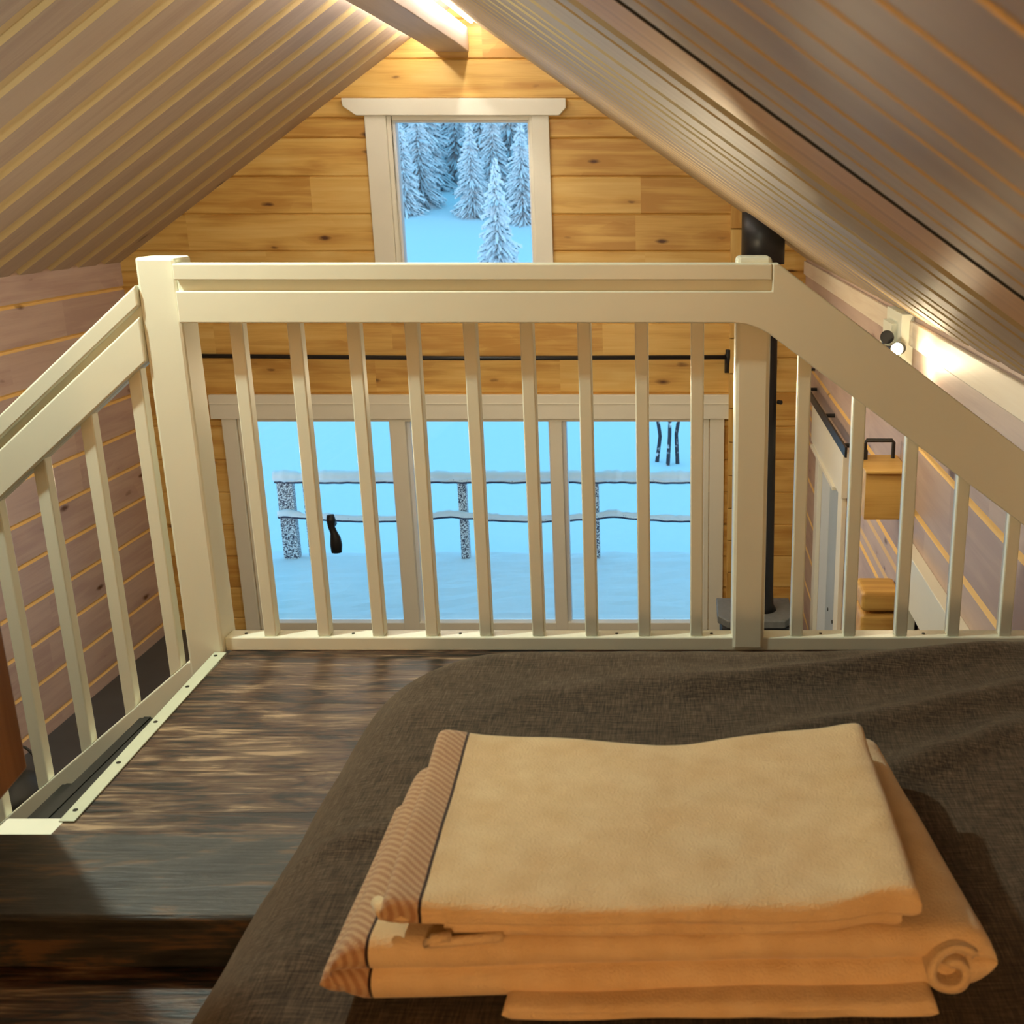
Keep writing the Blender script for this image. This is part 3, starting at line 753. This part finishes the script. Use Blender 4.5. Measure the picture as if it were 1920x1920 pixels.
# ------------------------------------------------------------------ right wall details
mb = MB(); mb.box(XR-.018, XR, 2.5, YG-.02, -.575, -.48, 'y', .3); o = mb.build('trim_2', M['paleboard'], bevel=.004); tag(o, kind='structure')
d1 = empty('door_1', (XR, 6.4, ZM)); tag(d1, kind='structure')
mb = MB(); mb.prism([(7.20, -1.345), (7.20, -1.60), (5.75, -1.60), (5.75, -1.345)], 'x', XR-.04, XR, 'y', .5); mb.build('door_head', M['cream'], d1, bevel=.004)
mb = MB(); mb.box(XR-.055, XR, 6.0, 7.1, -1.62, -1.60, 'y', .5); mb.build('door_stop', M['cream'], d1)
for a, b in ((6.87, 7.02), (5.80, 5.95)):
    mb = MB(); mb.box(XR-.028, XR, a, b, ZM, -1.60, 'z', .5); mb.build('door_casing', M['cream'], d1, bevel=.004)
mb = MB(); mb.box(XR+.0, XR+.14, 6.85, 6.87, ZM, -1.62, 'z', .5); mb.box(XR, XR+.14, 5.95, 5.97, ZM, -1.62, 'z', .5); mb.build('door_jamb', M['bluetrim'], d1)
mb = MB(); mb.box(XR+.05, XR+.09, 5.97, 6.85, ZM+.01, -1.64, 'z', .5); dl = mb.build('door_leaf', M['doorgrey'], d1, bevel=.003)
for y, z in ((6.72, -1.80), (6.72, -2.62), (6.5, -2.62)):
    mb = MB(); mb.tube([(XR+.05, y, z), (XR+.045, y, z)], .012, 10); mb.build('screw', M['screw'], d1)
origin(d1)
d2 = empty('door_2', (XR, 3.5, ZM)); tag(d2, kind='structure')
mb = MB(); mb.box(XR-.045, XR, 2.75, 4.16, -1.52, -1.315, 'y', .5); mb.build('door_head', M['cream'], d2, bevel=.003)
mb = MB(); mb.box(XR-.03, XR, 3.97, 4.10, ZM, -1.52, 'z', .5); mb.box(XR-.03, XR, 2.82, 2.95, ZM, -1.52, 'z', .5); mb.build('door_casing', M['cream'], d2, bevel=.003)
mb = MB(); mb.box(XR+.05, XR+.09, 2.95, 3.97, ZM, -1.53, 'z', .5); mb.build('door_leaf', M['cream'], d2)
origin(d2)
# sliding rail above door 1
sl_ = empty('door_track', (XR-.06, 6.6, -1.26))
mb = MB(); mb.box(XR-.075, XR-.063, 5.45, 7.45, -1.30, -1.245, 'y'); mb.build('track', M['black'], sl_, bevel=.002)
for y in (7.30, 6.4, 5.6):
    mb = MB(); mb.tube([(XR-.063, y, -1.27), (XR, y, -1.27)], .012, 8); mb.build('spacer', M['black'], sl_)
mb = MB(); mb.box(XR-.085, XR-.076, 7.10, 7.14, -1.30, -1.10); mb.box(XR-.085, XR-.04, 7.10, 7.14, -1.115, -1.10); mb.build('hanger', M['black'], sl_, bevel=.002)
origin(sl_); tag(sl_, 'black metal track slanting above the far white door on the right wall', 'door track')
mb = MB(); mb.tube([(.66, YG-.02, -1.215), (.66, YG-.06, -1.215)], .03, 14); mb.tube([(.66, YG-.05, -1.215), (.66, YG-.05, -1.27)], .012, 8)
mb.box(.635, .685, YG-.02, YG, -1.26, -1.18)
tag(mb.build('wall_hook', M['black']), 'small black hook on the pine wall right of the stove flue', 'hook')
# wall-hung pine box with metal frame on top
bx = empty('pine_box', (.81, 4.4, -1.3))
mb = MB(); mb.box(.728, XR, 4.23, 4.50, -1.265, -1.072, 'x', .35); mb.build('case', M['pine'], bx, bevel=.003)
mb = MB(); mb.box(.724, XR, 4.215, 4.50, -1.072, -1.060, 'x', .2); mb.build('lid', M['pine'], bx, bevel=.003)
origin(bx); tag(bx, 'wall-hung pine box with a plain front, behind the right balusters', 'box')
mb = MB(); mb.tube([(.755, 4.44, -1.060), (.755, 4.44, -.995), (.76, 4.44, -.985), (.865, 4.44, -.985), (.872, 4.44, -.995), (.872, 4.44, -1.060)], .0085, 8)
mb.box(.722, .762, 4.41, 4.47, -1.060, -1.02)
tag(mb.build('metal_bracket', M['black'], bevel=0), 'small black bracket handle standing on top of the pine box', 'bracket')
lb = empty('log_bench', (.80, 4.3, ZM))
for z0, z1 in ((-1.66, -1.575), (-1.80, -1.672)):
    mb = MB(); mb.box(.735, XR-.002, 4.22, 4.42, z0, z1, 'x', .9); mb.build('log', M['pine'], lb, bevel=.02, seg=4)
mb = MB(); mb.box(.745, XR-.002, 4.24, 4.40, ZM, -1.80, 'x', .5); mb.build('base', M['pine'], lb, bevel=.01)
origin(lb); tag(lb, 'stub of stacked orange logs jutting from the right wall below the pine box', 'logs')

# spotlight bar on the right wall
sp = empty('wall_spotlight', (.85, 4.4, -.60))
mb = MB(); mb.box(XR-.05, XR, 4.30, 4.62, -.66, -.455, 'z', .3); mb.box(XR-.075, XR-.02, 4.38, 4.56, -.655, -.50, 'z', .6); mb.build('mounting_block', M['white'], sp, bevel=.003)
mb = MB(); mb.tube([(.83, 4.45, -.60), (.80, 4.45, -.60)], .032, 20); mb.build('rose', M['white'], sp)
def head(p, d, bulb):
    p = Vector(p); d = Vector(d).normalized(); mb = MB()
    mb.tube([p-d*.05, p-d*.045, p+d*.025], [.018, .024, .026], 20); h = mb.build('spot_head', M['black'], sp, smooth=False)
    mb = MB(); mb.tube([p+d*.0252, p+d*.0275], .0225, 20); mb.build('bulb', M['bulb'] if bulb else M['black'], h)
    mb = MB(); mb.tube([p-d*.02, (.80, 4.45, -.60)], .006, 8); mb.build('arm', M['black'], h)
head((.790, 4.26, -.538), (-.25, -1, .15), False)
head((.822, 4.20, -.574), (-.35, -1, .1), True)
origin(sp); tag(sp, 'small twin spotlight, one lamp lit, below the right ceiling slope', 'spotlight')
lamp('spot_light', 'SPOT', (.79, 4.10, -.565), 3, SOFT, .02, rot=(math.radians(80), 0, math.radians(150)), spot_size=1.9, spot_blend=.8)
lamp('spot_light.001', 'POINT', (.815, 3.98, -.60), 3.0, SOFT, .02)

# black bag on the lower floor by the left wall
bg = empty('black_bag', (-3.85, 6.0, ZM))
mb = MB(); rows = []
for i in range(12):
    t_ = i/11; r_ = .18*math.sin(PI*(.25+.62*t_))
    rows.append([(-3.80+r_*.9*math.cos(2*PI*k/20), 5.55+r_*1.1*math.sin(2*PI*k/20), ZM+.20*t_) for k in range(20)])
mb.grid(rows, closed_v=True); mb.poly(rows[-1]); mb.poly(rows[0][::-1]); mb.build('bag_body', M['rubber_and_gap_shade'], bg, smooth=True)
mb = MB(); mb.tube([(-3.9+.3*math.sin(PI*t_/10)*.2, 5.85+.02*t_, ZM+.25+.16*math.sin(PI*t_/10)) if False else (-3.92+.02*t_, 5.72, ZM+.15+.14*math.sin(PI*t_/10)) for t_ in range(11)], .008, 6); mb.build('strap', M['rubber_and_gap_shade'], bg, smooth=True)
origin(bg); tag(bg, 'black bag with a looped strap on the lower floor by the left wall', 'bag')

# ------------------------------------------------------------------ fittings that belong to the lamps out of view
mb = MB(); mb.tube([(-1.58, 2.12, .935), (-1.58, 2.12, .90)], .05, 20)
tag(mb.build('ceiling_lamp', M['black']), 'small round lamp fixed under the ridge beam above the stairs', 'lamp')

# ------------------------------------------------------------------ outside
def gz(x, y):
    if y < 11.4: return -4.25
    t = (y-11.4)
    z = -4.25 + .055*t + (.0019*t*t if t < 60 else .0019*3600)
    return z + .35*noise.noise(Vector((x*.12, y*.12, 0)))*min(1, t/8)
rows = []
for i in range(70):
    y = 8.5 + (i/69)**1.8*85
    rows.append([(x_*1.0*(1+i/30), y, gz(x_*(1+i/30), y)) for x_ in [(-26+52*j/48) for j in range(49)]])
mb = MB(); mb.grid(rows); o = mb.build('snow_ground', M['snow'], smooth=True); tag(o, kind='structure')
mb = MB()
rows = []
for i in range(30):
    y = YG+.18 + (10.62-YG-.18)*i/29
    rows.append([(-5.5+8.5*j/60, y, -3.52 + .02*noise.noise(Vector((j*.5, i*.5, 0))) ) for j in range(61)])
mb.grid(rows); mb.box(-5.5, 3.0, YG+.18, 10.62, -3.75, -3.56)
o = mb.build('terrace_deck', M['snow'], smooth=False); tag(o, 'snow-covered terrace deck outside the wide window', 'deck')
dr = empty('terrace_railing', (-1.8, 10.4, -3.55))
def snowrail(z, amp, y=10.4, x0=-3.99, x1=2.6):
    pts = []
    for i in range(260):
        x = x0 + (x1-x0)*i/259
        pts.append((x, y, z + amp*abs(math.sin((x+3.9)*1.95)) * -1))
    return pts
for nm, zz, am in (('top_rail', -2.715, 0.), ('middle_rail', -3.065, .05)):
    mb = MB(); mb.tube([(p[0], p[1], p[2]+.008*noise.noise(Vector((p[0]*9, 0, zz)))) for p in snowrail(zz, am)], .026, 8); mb.build(nm, M['snowwood'], dr)
    mb = MB(); pts = snowrail(zz+(.055 if am == 0 else .03), am); mb.tube(pts, [(.050 if am == 0 else .022)+.022*noise.noise(Vector((p[0]*5, zz, 0)))+.014*noise.noise(Vector((p[0]*21, zz, 4))) for p in pts], 10); mb.build('rail_snow', M['snow'], dr, smooth=True)
for x, w in ((-3.91, .075), (-3.70, .03), (-2.17, .04), (-.86, .032), (.62, .04), (2.2, .04)):
    mb = MB(); mb.box(x-w, x+w, 10.42, 10.50, -3.56, -2.72, 'z'); mb.build('post', M['snowwood'], dr)
origin(dr); tag(dr, 'snowy terrace railing with dark posts outside the wide window', 'railing')

def spruce_mesh(h, r, seed, nl=15):
    rr = random.Random(seed); mb = MB()
    mb.tube([(0, 0, 0), (0, 0, h*.97)], [h*.018, h*.004], 6, mi=1)
    for i in range(nl):
        t = (i+.5)/nl; z0 = h*(.05+.92*t); L_ = r*(1-t)**.8*rr.uniform(.75, 1.15)+.06; nb = 24 if t < .5 else (17 if t < .8 else 9)
        for k in range(nb):
            a = 2*PI*(k+rr.random())/nb; l = L_*rr.uniform(.6, 1.2); dr_ = l*rr.uniform(.2, .6); z = z0 + rr.uniform(-.5, .5)*h/nl
            ca, sa = math.cos(a), math.sin(a); w = .03+l*rr.uniform(.05, .10)
            sd = Vector((-sa, ca, 0)); up = Vector((0, 0, .05+.03*rr.random()))
            P0 = Vector((0, 0, z)); prev = None
            for q in range(4):
                f = q/3; c = Vector((ca*l*f, sa*l*f, z - dr_*f**1.4)); ww = w*(1.0-.75*f if q else .3)*rr.uniform(.7, 1.3)
                cur = (c+sd*ww-up*.5, c+up*(1-.6*f), c-sd*ww-up*.5, c-up*1.6)
                if prev:
                    for m_ in range(4):
                        mb.poly([prev[m_], prev[(m_+1) % 4], cur[(m_+1) % 4], cur[m_]])
                prev = cur
    return mb
protos = []
for s_ in range(3):
    o = spruce_mesh(6.5, 1.35, 20+s_, 30).build('snowy_spruce', [M['snowspruce'], M['bark']], weld=False); protos.append(o)
used = set()
rt = random.Random(5); n = 0
spots = []
for row_, y0 in enumerate((41, 43.5, 46, 49, 52.5, 56.5, 61)):
    x = -.34*y0 + rt.uniform(0, 2)
    while x < 0.0*y0:
        spots.append((x, y0 + rt.uniform(-.8, .8))); x += rt.uniform(1.9, 2.7)
for x, y in spots:
    s_ = n % 3; src = protos[s_]
    o = src if s_ not in used else src.copy()
    if s_ in used: C.objects.link(o)
    used.add(s_); o.location = (x, y, gz(x, y)-.2); o.rotation_euler = (0, 0, rt.uniform(0, 6)); k_ = rt.uniform(.50, .85)+ (y-41)*.014; o.scale = (min(k_, .9), min(k_, .9), k_)
    tag(o, 'snow-laden spruce of the forest behind the snowy clearing', 'tree', 'spruces of the forest outside'); n += 1
o = protos[0].copy(); C.objects.link(o); o.location = (-4.25, 26, gz(-4.25, 26)-.1); o.scale = (.60, .60, .62)
for k_ in ('group',):
    if k_ in o: del o[k_]
tag(o, 'nearest snowy spruce, alone in the clearing, seen through the upper window', 'tree')
for i, (x, y, h, lean) in enumerate(((-.40, 16.2, 4.0, .12), (-.27, 16.0, 4.4, .55), (-.12, 16.1, 4.4, .50))):
    mb = MB(); z0 = gz(x, y)-.1
    pts = [(x+lean*(t/8)+.05*math.sin(t*2+i), y, z0+h*t/8) for t in range(9)]
    mb.tube(pts, [.035-.0035*t for t in range(9)], 6)
    for t in range(3, 8):
        p = Vector(pts[t]); mb.tube([p, p+Vector((.22*(-1)**t, 0, .25))], [.010, .004], 4)
    tag(mb.build('bare_sapling', M['bark']), 'thin dark bare sapling rising from the snow beyond the terrace railing', 'tree', 'bare saplings beyond the terrace')
